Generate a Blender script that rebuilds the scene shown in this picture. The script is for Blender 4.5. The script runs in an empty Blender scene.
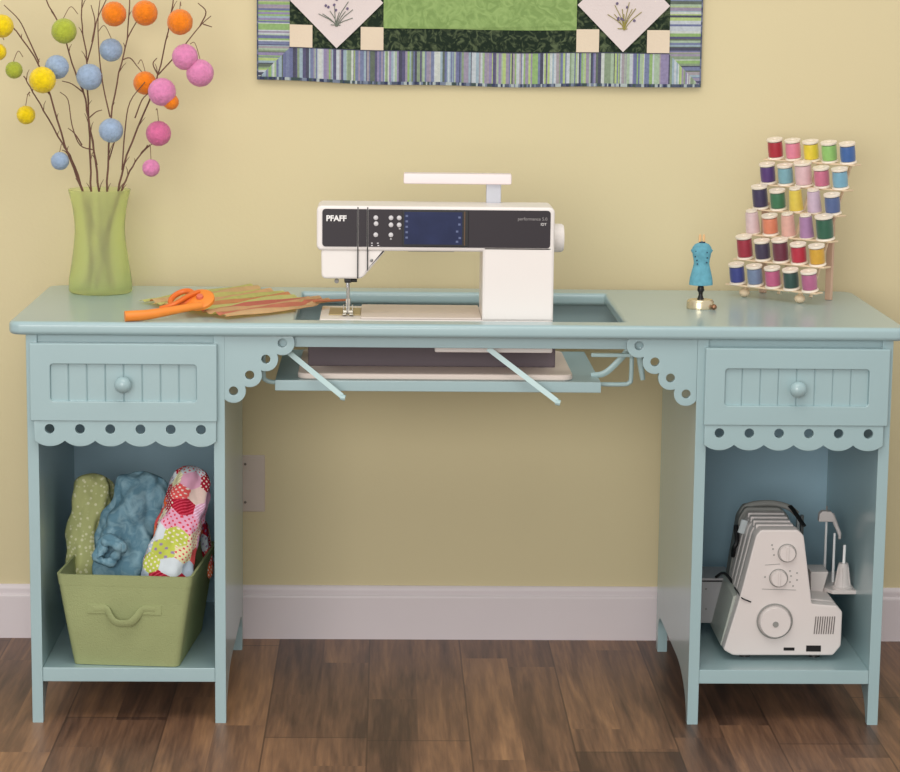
import bpy, bmesh, math, random
from mathutils import Vector, Matrix, noise
random.seed(7)
PI = math.pi
scene = bpy.context.scene
COL = scene.collection

# ---------------------------------------------------------------- camera
CAM = Vector((-0.13944, -4.92869, 1.36401))
YAW, PIT, ROL, FPX = 0.02780, -0.16448, 0.01146, 2378.3
fwd = Vector((math.sin(YAW)*math.cos(PIT), math.cos(YAW)*math.cos(PIT), math.sin(PIT)))
r0 = fwd.cross(Vector((0, 0, 1))).normalized(); u0 = r0.cross(fwd)
rgt = r0*math.cos(ROL)+u0*math.sin(ROL); upv = -r0*math.sin(ROL)+u0*math.cos(ROL)
cd = bpy.data.cameras.new('camera'); cam = bpy.data.objects.new('camera', cd); COL.objects.link(cam)
cd.sensor_width = 36; cd.lens = FPX/900*36; cd.clip_start = .05
M3 = Matrix((rgt, upv, -fwd)).transposed()
cam.matrix_world = Matrix.Translation(CAM) @ M3.to_4x4()
scene.camera = cam

# ---------------------------------------------------------------- light
w = bpy.data.worlds.new('room_light'); scene.world = w; w.use_nodes = True
bg = w.node_tree.nodes['Background']; bg.inputs[0].default_value = (1.0, .985, .965, 1); bg.inputs[1].default_value = .76

def area(name, loc, tgt, sx, sy, power, col):
    l = bpy.data.lights.new(name, 'AREA'); l.shape = 'RECTANGLE'; l.size = sx; l.size_y = sy
    l.energy = power; l.color = col
    o = bpy.data.objects.new(name, l); COL.objects.link(o); o.location = loc
    o.rotation_euler = (Vector(tgt)-Vector(loc)).to_track_quat('-Z', 'Y').to_euler()
    return o
area('softbox_light', (-1.0, -5.2, 1.5), (0, -.2, .55), 2.4, 1.8, 90, (1, .975, .945))
area('ceiling_light', (-.1, -2.3, 3.2), (0, -.4, .5), 2.0, 1.4, 30, (1, .94, .85))

vs = scene.view_settings
vs.view_transform = 'Standard'; vs.look = 'None'; vs.gamma = 1; vs.exposure = 0.0; vs.use_curve_mapping = False

# ---------------------------------------------------------------- helpers
def lin(c):
    return tuple(((v/255)/12.92 if v/255 <= .04045 else ((v/255+.055)/1.055)**2.4) for v in c)

def at(px, py, Y):
    d = fwd + rgt*((px-450)/FPX) - upv*((py-386)/FPX)
    return CAM + d*((Y-CAM.y)/d.y)

MATS = {}
def mat(name, rgb, rough=.5, metal=0, spec=.5, var=.03, vscale=8, bump=0, bscale=200, sheen=0, trans=0, alpha=1, ior=1.45, coat=0, attr=None):
    if name in MATS: return MATS[name]
    m = bpy.data.materials.new(name); m.use_nodes = True; nt = m.node_tree; N = nt.nodes; Lk = nt.links
    b = N['Principled BSDF']
    c = lin(rgb) if rgb else (1, 1, 1)
    b.inputs['Roughness'].default_value = rough; b.inputs['Metallic'].default_value = metal
    b.inputs['Specular IOR Level'].default_value = spec; b.inputs['IOR'].default_value = ior
    b.inputs['Transmission Weight'].default_value = trans; b.inputs['Alpha'].default_value = alpha
    b.inputs['Sheen Weight'].default_value = sheen; b.inputs['Coat Weight'].default_value = coat
    tc = N.new('ShaderNodeTexCoord')
    n = N.new('ShaderNodeTexNoise'); n.inputs['Scale'].default_value = vscale; n.inputs['Detail'].default_value = 4
    Lk.new(tc.outputs['Object'], n.inputs['Vector'])
    mx = N.new('ShaderNodeMix'); mx.data_type = 'RGBA'; mx.blend_type = 'MULTIPLY'
    mx.inputs[0].default_value = 1
    rmp = N.new('ShaderNodeMapRange'); rmp.inputs['From Min'].default_value = .3; rmp.inputs['From Max'].default_value = .7
    rmp.inputs['To Min'].default_value = 1-var; rmp.inputs['To Max'].default_value = 1+var
    Lk.new(n.outputs['Fac'], rmp.inputs['Value'])
    if attr:
        a = N.new('ShaderNodeAttribute'); a.attribute_name = attr; Lk.new(a.outputs['Color'], mx.inputs[6])
    else:
        mx.inputs[6].default_value = (*c, 1)
    Lk.new(rmp.outputs['Result'], mx.inputs[7]); Lk.new(mx.outputs[2], b.inputs['Base Color'])
    if bump:
        n2 = N.new('ShaderNodeTexNoise'); n2.inputs['Scale'].default_value = bscale; n2.inputs['Detail'].default_value = 3
        Lk.new(tc.outputs['Object'], n2.inputs['Vector'])
        bp = N.new('ShaderNodeBump'); bp.inputs['Strength'].default_value = bump; bp.inputs['Distance'].default_value = .002
        Lk.new(n2.outputs['Fac'], bp.inputs['Height']); Lk.new(bp.outputs['Normal'], b.inputs['Normal'])
    MATS[name] = m
    return m

def append(bm, tmp):
    me = bpy.data.meshes.new('t'); tmp.to_mesh(me); tmp.free(); bm.from_mesh(me); bpy.data.meshes.remove(me)

def box(bm, x0, x1, y0, y1, z0, z1, bev=0, seg=2):
    t = bmesh.new(); bmesh.ops.create_cube(t, size=1)
    for v in t.verts:
        v.co = Vector(((x0+x1)/2+v.co.x*(x1-x0), (y0+y1)/2+v.co.y*(y1-y0), (z0+z1)/2+v.co.z*(z1-z0)))
    if bev: bmesh.ops.bevel(t, geom=t.edges[:], offset=bev, segments=seg, affect='EDGES', profile=.5)
    append(bm, t); return bm

def lathe(bm, prof, c=(0, 0, 0), n=32, axis='Z', sx=1, sy=1, M=None):
    """prof: list of (radius, height); radius 0 closes the end."""
    t = bmesh.new(); rings = []
    for r, h in prof:
        if r <= 1e-6: rings.append([t.verts.new((0, 0, h))])
        else: rings.append([t.verts.new((r*sx*math.cos(2*PI*k/n), r*sy*math.sin(2*PI*k/n), h)) for k in range(n)])
    for a, b in zip(rings, rings[1:]):
        if len(a) == 1 and len(b) == 1: continue
        for k in range(n):
            j = (k+1) % n
            if len(a) == 1: t.faces.new((a[0], b[j], b[k]))
            elif len(b) == 1: t.faces.new((a[k], a[j], b[0]))
            else: t.faces.new((a[k], a[j], b[j], b[k]))
    R = Matrix.Identity(4)
    if axis == 'Y': R = Matrix.Rotation(PI/2, 4, 'X')      # height runs towards -y
    if axis == 'X': R = Matrix.Rotation(PI/2, 4, 'Y')      # height runs towards +x
    if M: R = M @ R
    bmesh.ops.transform(t, matrix=Matrix.Translation(c) @ R, verts=t.verts)
    bmesh.ops.recalc_face_normals(t, faces=t.faces)
    append(bm, t); return bm

def tube(bm, pts, rad, n=8, caps=True, flat=None):
    """sweep a circle (or flattened) along points; rad number or list"""
    pts = [Vector(p) for p in pts]
    if not hasattr(rad, '__len__'): rad = [rad]*len(pts)
    if len(rad) != len(pts):                      # spread the given radii along the path
        R_ = rad; rad = []
        for i in range(len(pts)):
            f = i/(len(pts)-1)*(len(R_)-1); k = min(int(f), len(R_)-2); rad.append(R_[k]+(R_[k+1]-R_[k])*(f-k))
    t = bmesh.new(); rings = []; up = None
    for i, p in enumerate(pts):
        a = pts[max(i-1, 0)]; b = pts[min(i+1, len(pts)-1)]
        d = (b-a).normalized()
        if up is None:
            up = Vector((0, 0, 1)) if abs(d.z) < .9 else Vector((0, 1, 0))
        s = d.cross(up).normalized(); up = s.cross(d).normalized()
        f = flat if flat else (1, 1)
        rings.append([t.verts.new(p+(s*math.cos(2*PI*k/n)*f[0]+up*math.sin(2*PI*k/n)*f[1])*rad[i]) for k in range(n)])
    for a, b in zip(rings, rings[1:]):
        for k in range(n):
            j = (k+1) % n; t.faces.new((a[k], a[j], b[j], b[k]))
    if caps:
        t.faces.new(rings[0][::-1]); t.faces.new(rings[-1])
    bmesh.ops.recalc_face_normals(t, faces=t.faces)
    append(bm, t); return bm

def smooth_path(pts, n=6):
    P = [Vector(p) for p in pts]; P = [P[0]*2-P[1]]+P+[P[-1]*2-P[-2]]; out = []
    for i in range(1, len(P)-2):
        for k in range(n):
            t = k/n; a, b, c, d = P[i-1], P[i], P[i+1], P[i+2]
            out.append(.5*((2*b)+(c-a)*t+(2*a-5*b+4*c-d)*t*t+(3*b-a-3*c+d)*t**3))
    out.append(P[-2]); return out

def plate(bm, loops, half, M, bev=0, res=2):
    """flat shape with holes: loops of (u, v) points, first is the outline; thickness 2*half, placed with matrix M"""
    cu = bpy.data.curves.new('t', 'CURVE'); cu.dimensions = '2D'; cu.fill_mode = 'BOTH'
    cu.extrude = max(half-bev, 1e-5); cu.bevel_depth = bev; cu.bevel_resolution = res; cu.offset = -bev
    for lp in loops:
        s = cu.splines.new('POLY'); s.points.add(len(lp)-1); s.use_cyclic_u = True
        for q, (a, b) in zip(s.points, lp): q.co = (a, b, 0, 1)
    o = bpy.data.objects.new('t', cu); me = o.to_mesh()
    t = bmesh.new(); t.from_mesh(me); o.to_mesh_clear(); bpy.data.objects.remove(o); bpy.data.curves.remove(cu)
    bmesh.ops.remove_doubles(t, verts=t.verts, dist=1e-5)
    bmesh.ops.transform(t, matrix=M, verts=t.verts)
    bmesh.ops.recalc_face_normals(t, faces=t.faces)
    append(bm, t); return bm
def XZ(y): return Matrix(((1, 0, 0, 0), (0, 0, -1, y), (0, 1, 0, 0), (0, 0, 0, 1)))     # (u,v) -> (x,z) at depth y
def YZ(x): return Matrix(((0, 0, 1, x), (1, 0, 0, 0), (0, 1, 0, 0), (0, 0, 0, 1)))      # (u,v) -> (y,z) at x
def XY(z): return Matrix.Translation((0, 0, z))
def rrect(x0, x1, y0, y1, r, n=5):
    o = []
    rs = r if hasattr(r, '__len__') else [r]*4
    for (cx, cy, a, q) in ((x1, y1, 0, rs[0]), (x0, y1, 90, rs[1]), (x0, y0, 180, rs[2]), (x1, y0, 270, rs[3])):
        ccx = cx-q if cx == x1 else cx+q; ccy = cy-q if cy == y1 else cy+q
        for k in range(n+1):
            t = math.radians(a+90*k/n); o.append((ccx+q*math.cos(t), ccy+q*math.sin(t)))
    return o
def circ(x, y, r, n=20): return [(x+r*math.cos(2*PI*k/n), y+r*math.sin(2*PI*k/n)) for k in range(n)]
def rpoly(pts, r, n=4):
    """round the corners of a polygon"""
    o = []; m = len(pts)
    for i in range(m):
        p = Vector(pts[i]); a = Vector(pts[i-1]); b = Vector(pts[(i+1) % m])
        q = min(r, (a-p).length*.45, (b-p).length*.45)
        s = p+(a-p).normalized()*q; e = p+(b-p).normalized()*q
        for k in range(n+1):
            t = k/n; v = s*(1-t)**2+p*2*t*(1-t)+e*t*t; o.append((v.x, v.y))
    return o

WM = {}
def part(name, bm, m, parent=None, smooth=True, ang=35, label=None, colors=None):
    """bm in world coordinates; stored relative to the thing's empty"""
    me = bpy.data.meshes.new(name)
    if parent is not None and parent.name in WM:
        bmesh.ops.transform(bm, matrix=WM[parent.name].inverted(), verts=bm.verts)
    bm.to_mesh(me); bm.free(); me.materials.append(m)
    if smooth:
        me.shade_smooth(); me.set_sharp_from_angle(angle=math.radians(ang))
    o = bpy.data.objects.new(name, me); COL.objects.link(o)
    if smooth and ang < 90:
        wn_ = o.modifiers.new('weighted_normal', 'WEIGHTED_NORMAL'); wn_.keep_sharp = True; wn_.weight = 80
    if parent is not None:
        o.parent = parent
        if parent.name in WM: WM[o.name] = WM[parent.name]
    if label: o['label'] = label
    return o
def thing(name, label, cat, loc=(0, 0, 0), rot=(0, 0, 0), group=None):
    o = bpy.data.objects.new(name, None); COL.objects.link(o); o.empty_display_size = .05
    o.location = loc; o.rotation_euler = rot; o['label'] = label; o['category'] = cat
    if group: o['group'] = group
    from mathutils import Euler
    WM[o.name] = Matrix.Translation(loc) @ Euler(rot).to_matrix().to_4x4()
    return o
def tag(o, label, cat, group=None):
    o['label'] = label; o['category'] = cat
    if group: o['group'] = group
    return o
def struct(name, bm, m, smooth=True):
    o = part(name, bm, m, smooth=smooth); o['kind'] = 'structure'; return o
def BM(): return bmesh.new()

# ---------------------------------------------------------------- materials
PAINT = mat('aqua_paint', (157, 183, 187), .34, var=.02, vscale=5, bump=.05, bscale=90)
_pb = PAINT.node_tree.nodes['Principled BSDF']; _pb.inputs['Coat Weight'].default_value = .55; _pb.inputs['Coat Roughness'].default_value = .16
PAINTB = mat('aqua_back_board', (174, 208, 224), .45, var=.03)
WHITE = mat('white_plastic', (232, 226, 222), .35, var=.01)
CREAM = mat('cream_plastic', (222, 208, 198), .5, var=.02)
DARK = mat('dark_panel', (44, 40, 44), .3, var=.03)
BLACK = mat('black_plastic', (18, 18, 20), .4)
CHROME = mat('chrome', (200, 200, 200), .2, metal=1)
GREY = mat('grey_plastic', (150, 148, 146), .45)

# wall paint
WALLM = mat('wall_paint', (215, 202, 163), .75, spec=.25, var=.018, vscale=1.6, bump=.12, bscale=120)
TRIM = mat('trim_paint', (224, 214, 217), .4, var=.01)

# floor planks
def floor_mat():
    m = bpy.data.materials.new('plank_floor'); m.use_nodes = True; nt = m.node_tree; N = nt.nodes; L = nt.links
    b = N['Principled BSDF']; tc = N.new('ShaderNodeTexCoord'); sep = N.new('ShaderNodeSeparateXYZ')
    L.new(tc.outputs['Object'], sep.inputs[0])
    def ma(op, a, c=None, d=None):
        n = N.new('ShaderNodeMath'); n.operation = op
        for i, v in enumerate((a, c, d)):
            if v is None: continue
            if hasattr(v, 'type'): L.new(v, n.inputs[i])
            else: n.inputs[i].default_value = v
        return n.outputs[0]
    W, LN = .190, 1.22
    X = ma('DIVIDE', ma('ADD', sep.outputs[0], .1675-.19+10*W), W); row = ma('FLOOR', X); fx = ma('FRACT', X)
    wn = N.new('ShaderNodeTexWhiteNoise'); wn.noise_dimensions = '1D'; L.new(row, wn.inputs['W'])
    Y = ma('ADD', ma('DIVIDE', sep.outputs[1], LN), ma('MULTIPLY', wn.outputs['Value'], 7)); col = ma('FLOOR', Y); fy = ma('FRACT', Y)
    # narrow staves inside each board
    X2 = ma('FLOOR', ma('ADD', ma('DIVIDE', sep.outputs[0], W/2), -.237))
    wn3 = N.new('ShaderNodeTexWhiteNoise'); wn3.noise_dimensions = '1D'; L.new(X2, wn3.inputs['W'])
    Y2 = ma('FLOOR', ma('ADD', ma('DIVIDE', sep.outputs[1], .66), ma('MULTIPLY', wn3.outputs['Value'], 9)))
    cb = N.new('ShaderNodeCombineXYZ'); L.new(row, cb.inputs[0]); L.new(col, cb.inputs[1])
    w2 = N.new('ShaderNodeTexWhiteNoise'); w2.noise_dimensions = '3D'; L.new(cb.outputs[0], w2.inputs['Vector'])
    cb2 = N.new('ShaderNodeCombineXYZ'); L.new(X2, cb2.inputs[0]); L.new(Y2, cb2.inputs[1]); cb2.inputs[2].default_value = 3
    w4 = N.new('ShaderNodeTexWhiteNoise'); w4.noise_dimensions = '3D'; L.new(cb2.outputs[0], w4.inputs['Vector'])
    # grain
    cg = N.new('ShaderNodeCombineXYZ'); L.new(ma('MULTIPLY', sep.outputs[0], 28), cg.inputs[0])
    L.new(ma('MULTIPLY', sep.outputs[1], 2.2), cg.inputs[1]); L.new(ma('MULTIPLY', w4.outputs['Value'], 40), cg.inputs[2])
    g = N.new('ShaderNodeTexNoise'); g.inputs['Scale'].default_value = 1; g.inputs['Detail'].default_value = 6; g.inputs['Distortion'].default_value = .8
    L.new(cg.outputs[0], g.inputs['Vector'])
    cg2 = N.new('ShaderNodeCombineXYZ'); L.new(ma('MULTIPLY', sep.outputs[0], 150), cg2.inputs[0])
    L.new(ma('MULTIPLY', sep.outputs[1], 9), cg2.inputs[1]); L.new(ma('MULTIPLY', w4.outputs['Value'], 40), cg2.inputs[2])
    g2 = N.new('ShaderNodeTexNoise'); g2.inputs['Scale'].default_value = 1; g2.inputs['Detail'].default_value = 3
    L.new(cg2.outputs[0], g2.inputs['Vector'])
    v = ma('ADD', ma('ADD', ma('MULTIPLY', w2.outputs['Value'], .30), ma('MULTIPLY', w4.outputs['Value'], .28)),
           ma('ADD', ma('MULTIPLY', ma('SUBTRACT', g.outputs['Fac'], .5), 1.1), ma('MULTIPLY', ma('SUBTRACT', g2.outputs['Fac'], .5), .45)))
    cr = N.new('ShaderNodeValToRGB'); e = cr.color_ramp.elements
    e[0].position = .0; e[0].color = (*lin((74, 53, 42)), 1); e[1].position = .8; e[1].color = (*lin((178, 134, 96)), 1)
    k = e.new(.3); k.color = (*lin((116, 85, 65)), 1); k = e.new(.52); k.color = (*lin((144, 107, 79)), 1)
    L.new(v, cr.inputs[0])
    ex = ma('LESS_THAN', ma('MINIMUM', fx, ma('SUBTRACT', 1, fx)), .008)
    ey = ma('LESS_THAN', ma('MINIMUM', fy, ma('SUBTRACT', 1, fy)), .0018)
    gap = ma('MAXIMUM', ex, ey)
    mx = N.new('ShaderNodeMix'); mx.data_type = 'RGBA'; L.new(ma('MULTIPLY', gap, .6), mx.inputs[0]); L.new(cr.outputs[0], mx.inputs[6])
    mx.inputs[7].default_value = (*lin((48, 32, 26)), 1); L.new(mx.outputs[2], b.inputs['Base Color'])
    b.inputs['Roughness'].default_value = .42; b.inputs['Specular IOR Level'].default_value = .4
    bp = N.new('ShaderNodeBump'); bp.inputs['Strength'].default_value = .15; bp.inputs['Distance'].default_value = .002
    L.new(g2.outputs['Fac'], bp.inputs['Height']); L.new(bp.outputs[0], b.inputs['Normal'])
    return m

# ---------------------------------------------------------------- the room
struct('floor', box(BM(), -3, 3, -5.6, .1, -.05, 0), floor_mat(), False)
struct('wall_back', box(BM(), -3, 3, 0, .1, 0, 2.7), WALLM, False)
b = BM()
prof = [(0, 0), (-.016, 0), (-.016, .089), (-.0145, .0935), (-.0105, .096), (-.0105, .105), (-.0085, .111), (-.004, .1145), (0, .1145)]
plate(b, [prof], 3, YZ(0)); struct('baseboard_back', b, TRIM)

# outlet blank plate
t = thing('wall_plate', 'blank white wall plate with two screws, half hidden behind the left pedestal', 'wall plate', (-.432, 0, .334))
part('cover', box(BM(), -.4735, -.3905, -.006, .0, .274, .396, .0025), mat('plate_plastic', (205, 190, 178), .4), t)
for z in (.295, .377):
    part('screw', lathe(BM(), [(0, .0005), (.0028, .0005), (.0028, .002), (.001, .0026), (0, .0026)], (-.432, -.0055, z), 14, 'Y'), mat('screw_metal', (120, 110, 100), .4, metal=.7), t)

# ---------------------------------------------------------------- sewing desk
T = .762
desk = thing('sewing_desk', 'pale aqua painted sewing desk with two scalloped pedestals and a machine opening', 'desk', (0, -.35, 0))
b = BM()
plate(b, [rrect(-.827, .823, -.621, -.072, (.03, .03, .022, .022)), rrect(-.306, .306, -.562, -.146, .004, 2)], .0125, XY(T-.0125), .008, 3)
part('tabletop', b, PAINT, desk, ang=50)

def side_panel(x0, x1):
    fr, bk = -.606, -.074
    pts = [(fr, .738), (fr, 0), (fr+.018, 0)]
    for k in range(1, 9):
        a = k/8; pts.append((fr+.018+.17*(1-math.cos(a*PI/2)), .082*math.sin(a*PI/2)))
    pts += [(-.150, .082)]
    for k in range(1, 6):
        a = k/5; pts.append((-.150+.045*math.sin(a*PI/2), .082-.03*(1-math.cos(a*PI/2))))
    pts += [(-.104, .045), (-.104, 0), (bk, 0), (bk, .738)]
    return plate(BM(), [pts], abs(x1-x0)/2, YZ((x0+x1)/2), .0012, 1)

def scallops(x0, x1, zt, zb, n, hz, hr, sag, y):
    o = [(x0, zt)]; w_ = (x1-x0)/n; c = w_/2; r = (c*c+sag*sag)/(2*sag)
    zc = zb+r
    for i in range(n):
        cx = x0+w_*(i+.5); a0 = math.asin(c/r)
        for k in range(13):
            a = -a0+2*a0*k/12; q = (cx+r*math.sin(a), zc-r*math.cos(a))
            if i and k == 0: continue
            o.append(q)
    o.append((x1, zt))
    holes = [circ(x0+w_*(i+.5), hz, hr)[::-1] for i in range(n)]
    return plate(BM(), [o]+holes, .006, XZ(y), .001, 1)

for s in (-1, 1):
    def X(v): return v*s
    def bx(b, a, c, *r, **k): return box(b, min(X(a), X(c)), max(X(a), X(c)), *r, **k)
    E = .003 if s > 0 else 0; I = .0003 if s > 0 else -.003
    part('side_panel', side_panel(X(.7965+E), X(.776+E)), PAINT, desk)
    part('side_panel', side_panel(X(.457+I), X(.4365+I)), PAINT, desk)
    part('shelf', bx(BM(), .776+E, .457+I, -.605, -.105, .0795, .1065, .0015), PAINT, desk)
    part('back_panel', bx(BM(), .776+E, .457+I, -.116, -.106, .1065, .737), PAINTB, desk, label='bluer back board')
    part('top_rail', bx(BM(), .776+E, .457+I, -.600, -.58, .715, .738), PAINT, desk)
    part('scalloped_trim', scallops(min(X(.7815+E), X(.452+I)), max(X(.7815+E), X(.452+I)), .580, .5308, 6, .5635, .0088, .0105, -.6128), PAINT, desk)
    # drawer: frame front, box behind, beadboard inset, knob
    x0, x1, z0, z1 = min(X(.788+E), X(.450+I)), max(X(.788+E), X(.450+I)), .5785, .7225
    b = BM()
    plate(b, [rrect(x0, x1, z0, z1, .002, 2), rrect(x0+.037, x1-.037, z0+.037, z1-.038, .006, 4)], .008, XZ(-.614), .0018, 2)
    box(b, x0+.02, x1-.02, -.606, -.2, z0+.012, z0+.02); box(b, x0+.02, x0+.03, -.606, -.2, z0+.012, z1-.03)
    box(b, x1-.03, x1-.02, -.606, -.2, z0+.012, z1-.03); box(b, x0+.02, x1-.02, -.21, -.2, z0+.012, z1-.03)
    dr = part('drawer', b, PAINT, desk)
    # beadboard: seven boards with V grooves
    n = 8; ww = (x1-x0-.072)/n; pts = [(x0+.036, -.6065)]
    for i in range(n):
        a = x0+.036+i*ww
        pts += [(a+.0002, -.6135), (a+.0022, -.6150), (a+ww-.0022, -.6150), (a+ww-.0002, -.6135)]
        if i < n-1: pts += [(a+ww-.0, -.6120)]
    pts.append((x1-.036, -.6065))
    b = BM(); plate(b, [pts], (z1-z0-.073)/2, XY((z0+z1)/2-.0005)); part('inset_panel', b, PAINT, dr, ang=20)
    k = lathe(BM(), [(0, 0), (.007, 0), (.006, .006), (.0075, .010), (.0135, .014), (.0155, .019), (.0142, .025), (.0085, .029), (0, .0305)], ((x0+x1)/2-.0, -.6145, .6485), 28, 'Y')
    part('knob', k, PAINT, dr, ang=60)
    # corner bracket with lobes
    C = [(-.4175, .634), (-.3878, .6637), (-.3582, .6935), (-.328, .7235)]
    r = .0228; out = [(-.4365, .7375)]
    def ang_(c, p): return math.atan2(p[1]-c[1], p[0]-c[0])
    inter = []
    for c0, c1 in zip(C, C[1:]):
        mx_, my = (c0[0]+c1[0])/2, (c0[1]+c1[1])/2; dx, dy = c1[0]-c0[0], c1[1]-c0[1]; d = math.hypot(dx, dy)
        h = math.sqrt(r*r-d*d/4); inter.append((mx_+dy/d*h, my-dx/d*h))
    for i, c in enumerate(C):
        a0 = PI if i == 0 else ang_(c, inter[i-1])
        if i < 3: a1 = ang_(c, inter[i])
        else: a1 = math.asin(min(1, (.7375-c[1])/r))
        if i == 0: a0 = -PI+math.acos((.4365-.4175)/r)
        n = 10
        for k in range(n+1): out.append((c[0]+r*math.cos(a0+(a1-a0)*k/n), c[1]+r*math.sin(a0+(a1-a0)*k/n)))
    loops = [out]+[circ(cx, cz, .0082)[::-1] for cx, cz in C]
    if s > 0: loops = [[(-a+I, c) for a, c in lp][::-1] for lp in loops]
    part('corner_bracket', plate(BM(), loops, .006, XZ(-.599), .001, 1), PAINT, desk)
part('front_apron', box(BM(), -.4365, .4365, -.590, -.576, .7145, .738, .001), PAINT, desk)
part('rear_apron', box(BM(), -.4365, .4365, -.118, -.104, .645, .738, .001), PAINT, desk)

# lift platform and its metalwork
pf = part('lift_platform', box(BM(), -.343, .263, -.572, -.19, .6295, .6495, .0015), PAINT, desk)
def rod(name, pts, r, m=PAINT, parent=desk, flat=None, sm=5, n=10):
    return part(name, tube(BM(), smooth_path(pts, sm) if sm else pts, r, n, flat=flat), m, parent)
METB = mat('pale_metal_paint', (176, 203, 204), .3)
for (a, c) in (((284, 350), (342, 396)), ((488, 350), (557, 401))):
    p = at(*a, -.572); q = at(*c, -.605); p.z += .003
    d = (q-p).normalized(); b = BM(); n_ = Vector((0, -1, 0)); s_ = d.cross(n_).normalized()
    t_ = bmesh.new(); bmesh.ops.create_cube(t_, size=1)
    L_ = (q-p).length
    Mx = Matrix((d, n_.cross(d) if False else s_, d.cross(s_))).transposed().to_4x4()
    bmesh.ops.scale(t_, vec=(L_, .0098, .003), verts=t_.verts)
    bmesh.ops.transform(t_, matrix=Matrix.Translation((p+q)/2) @ Mx, verts=t_.verts); append(b, t_)
    tube(b, [q-Vector((.003, 0, .002)), q+Vector((.006, -.001, -.0035))], .0055, 10)
    part('support_arm', b, METB, desk)
rod('hanger_rod', [(.255, -.53, .639), (.305, -.53, .639), (.319, -.53, .642), (.323, -.53, .655), (.323, -.53, .738)], .0042, METB)
rod('hanger_rod', [(-.335, -.53, .639), (-.350, -.53, .639), (-.362, -.53, .643), (-.366, -.53, .655), (-.366, -.53, .738)], .0042, METB)
b = BM(); box(b, .245, .326, -.552, -.540, .6935, .7005, .002); box(b, .318, .335, -.556, -.538, .695, .738, .002)
part('spring_bar', b, METB, desk)
rod('curved_strap', [(.250, -.50, .650), (.275, -.50, .655), (.298, -.50, .675), (.318, -.50, .699), (.326, -.50, .720), (.328, -.50, .738)], .006, METB, flat=(.45, 1))
rod('stay_pin', [(.337, -.53, .738), (.339, -.53, .69), (.345, -.53, .648)], [.005, .0065, .0045], METB)

# ---------------------------------------------------------------- sewing machine
F0 = -.553
sm = thing('sewing_machine', 'white computerised sewing machine with black front panel set in the desk opening', 'sewing machine', (-.045, -.45, .6495))
b = plate(BM(), [rrect(-.302, .212, -.560, -.25, .022, 6)], .0055, XY(.6551), .003, 2)
part('base_plate', b, CREAM, sm, label='cream rounded base plate')
b = BM(); box(b, -.285, .184, -.47, -.29, .6606, .712, .002); part('lower_plinth', b, mat('plum_grey_plastic', (92, 80, 86), .5), sm, label='dark plinth')
b = BM(); box(b, -.262, .1725, F0, -.36, .7105, .7615, .004, 3); box(b, -.047, .1725, F0+.0005, -.361, .7005, .7555, .003)
bed = part('bed', b, WHITE, sm)
part('bed_cover', box(BM(), -.185, .0395, F0+.002, -.366, .7615, .7655, .0015), CREAM, sm)
part('needle_plate', box(BM(), -.2455, -.186, -.50, -.40, .7615, .7632, .0006), mat('brushed_plate', (178, 160, 120), .35, metal=.6), sm)
b = BM(); plate(b, [rrect(.0400, .1725, .760, .90, .003, 2)], .073, XZ(F0+.073), .004, 3); part('pillar', b, WHITE, sm)
arm = BM(); plate(arm, [rrect(-.267, .1725, .889, .9725, .010, 5)], .055, XZ(F0+.055), .005, 3)
arm = part('arm', arm, WHITE, sm)
pts = rpoly([(-.259, .893), (-.258, .8365), (-.183, .8365), (-.140, .889), (-.140, .893)], .009)
b = BM(); plate(b, [pts], .055, XZ(F0+.004+.055), .004, 3); hd = part('head', b, WHITE, sm)
# front panel, three pieces separated by the thread slots
DP = mat('graphite_panel', (50, 45, 50), .42, spec=.3, var=.02)
b = BM(); plate(b, [rrect(-.2565, -.1925, .897, .9665, (.001, .006, .006, .001), 4)], .0012, XZ(F0-.0008), .0004, 1)
part('face_panel', b, DP, sm)
part('face_panel', plate(BM(), [rrect(-.1895, -.1745, .897, .9665, .0008, 2)], .0012, XZ(F0-.0008), .0004, 1), DP, sm)
fp = part('face_panel', plate(BM(), [rrect(-.1715, .1645, .897, .9665, (.006, .001, .001, .006), 4)], .0012, XZ(F0-.0008), .0004, 1), DP, sm)
b = BM()
for x, z0 in ((-.191, .838), (-.173, .853)): box(b, x-.0010, x+.0010, F0-.0012, F0+.01, z0, .970)
part('thread_slot', b, BLACK, sm)
SCR = mat('screen_glass', (38, 46, 80), .4, spec=.2, var=.25, vscale=18)
part('screen_bezel', box(BM(), -.109, .013, F0-.0036, F0-.0016, .8985, .9655, .0008), BLACK, sm)
part('screen', box(BM(), -.1055, .0015, F0-.0042, F0-.0034, .9025, .9625, .0003), SCR, sm)
b = BM()
ICO = mat('screen_icon_tone', (92, 104, 142), .4)
for (xx, zz) in ((-.101, .955), (-.101, .945), (-.101, .935), (-.101, .925), (-.101, .915), (-.004, .953), (-.004, .940), (-.008, .927), (-.003, .915), (-.008, .908)):
    box(b, xx-.0022, xx+.0022, F0-.00455, F0-.0041, zz-.0018, zz+.0018)
part('screen_icons', b, ICO, sm)['kind'] = 'stuff'
part('stylus_strip', box(BM(), .0048, .0066, F0-.0040, F0-.0034, .901, .964), mat('bronze_strip', (92, 70, 52), .35, metal=.5), sm)
BTN = mat('button_white', (205, 203, 206), .3)
for (x, z) in ((-.158, .951), (-.1575, .940), (-.130, .951), (-.115, .951), (-.130, .938), (-.115, .938), (-.158, .9195), (-.130, .9195)):
    part('button', lathe(BM(), [(0, 0), (.0045, 0), (.0042, .002), (.003, .0028), (0, .003)], (x, F0-.002, z), 16, 'Y'), BTN, sm)
b = BM()
for x, z in ((-.165, .904), (-.154, .904), (-.165, .8995), (-.153, .8995), (-.130, .912), (-.114, .931)): box(b, x-.0016, x+.0016, F0-.0024, F0-.0019, z-.0009, z+.0009)
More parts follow.
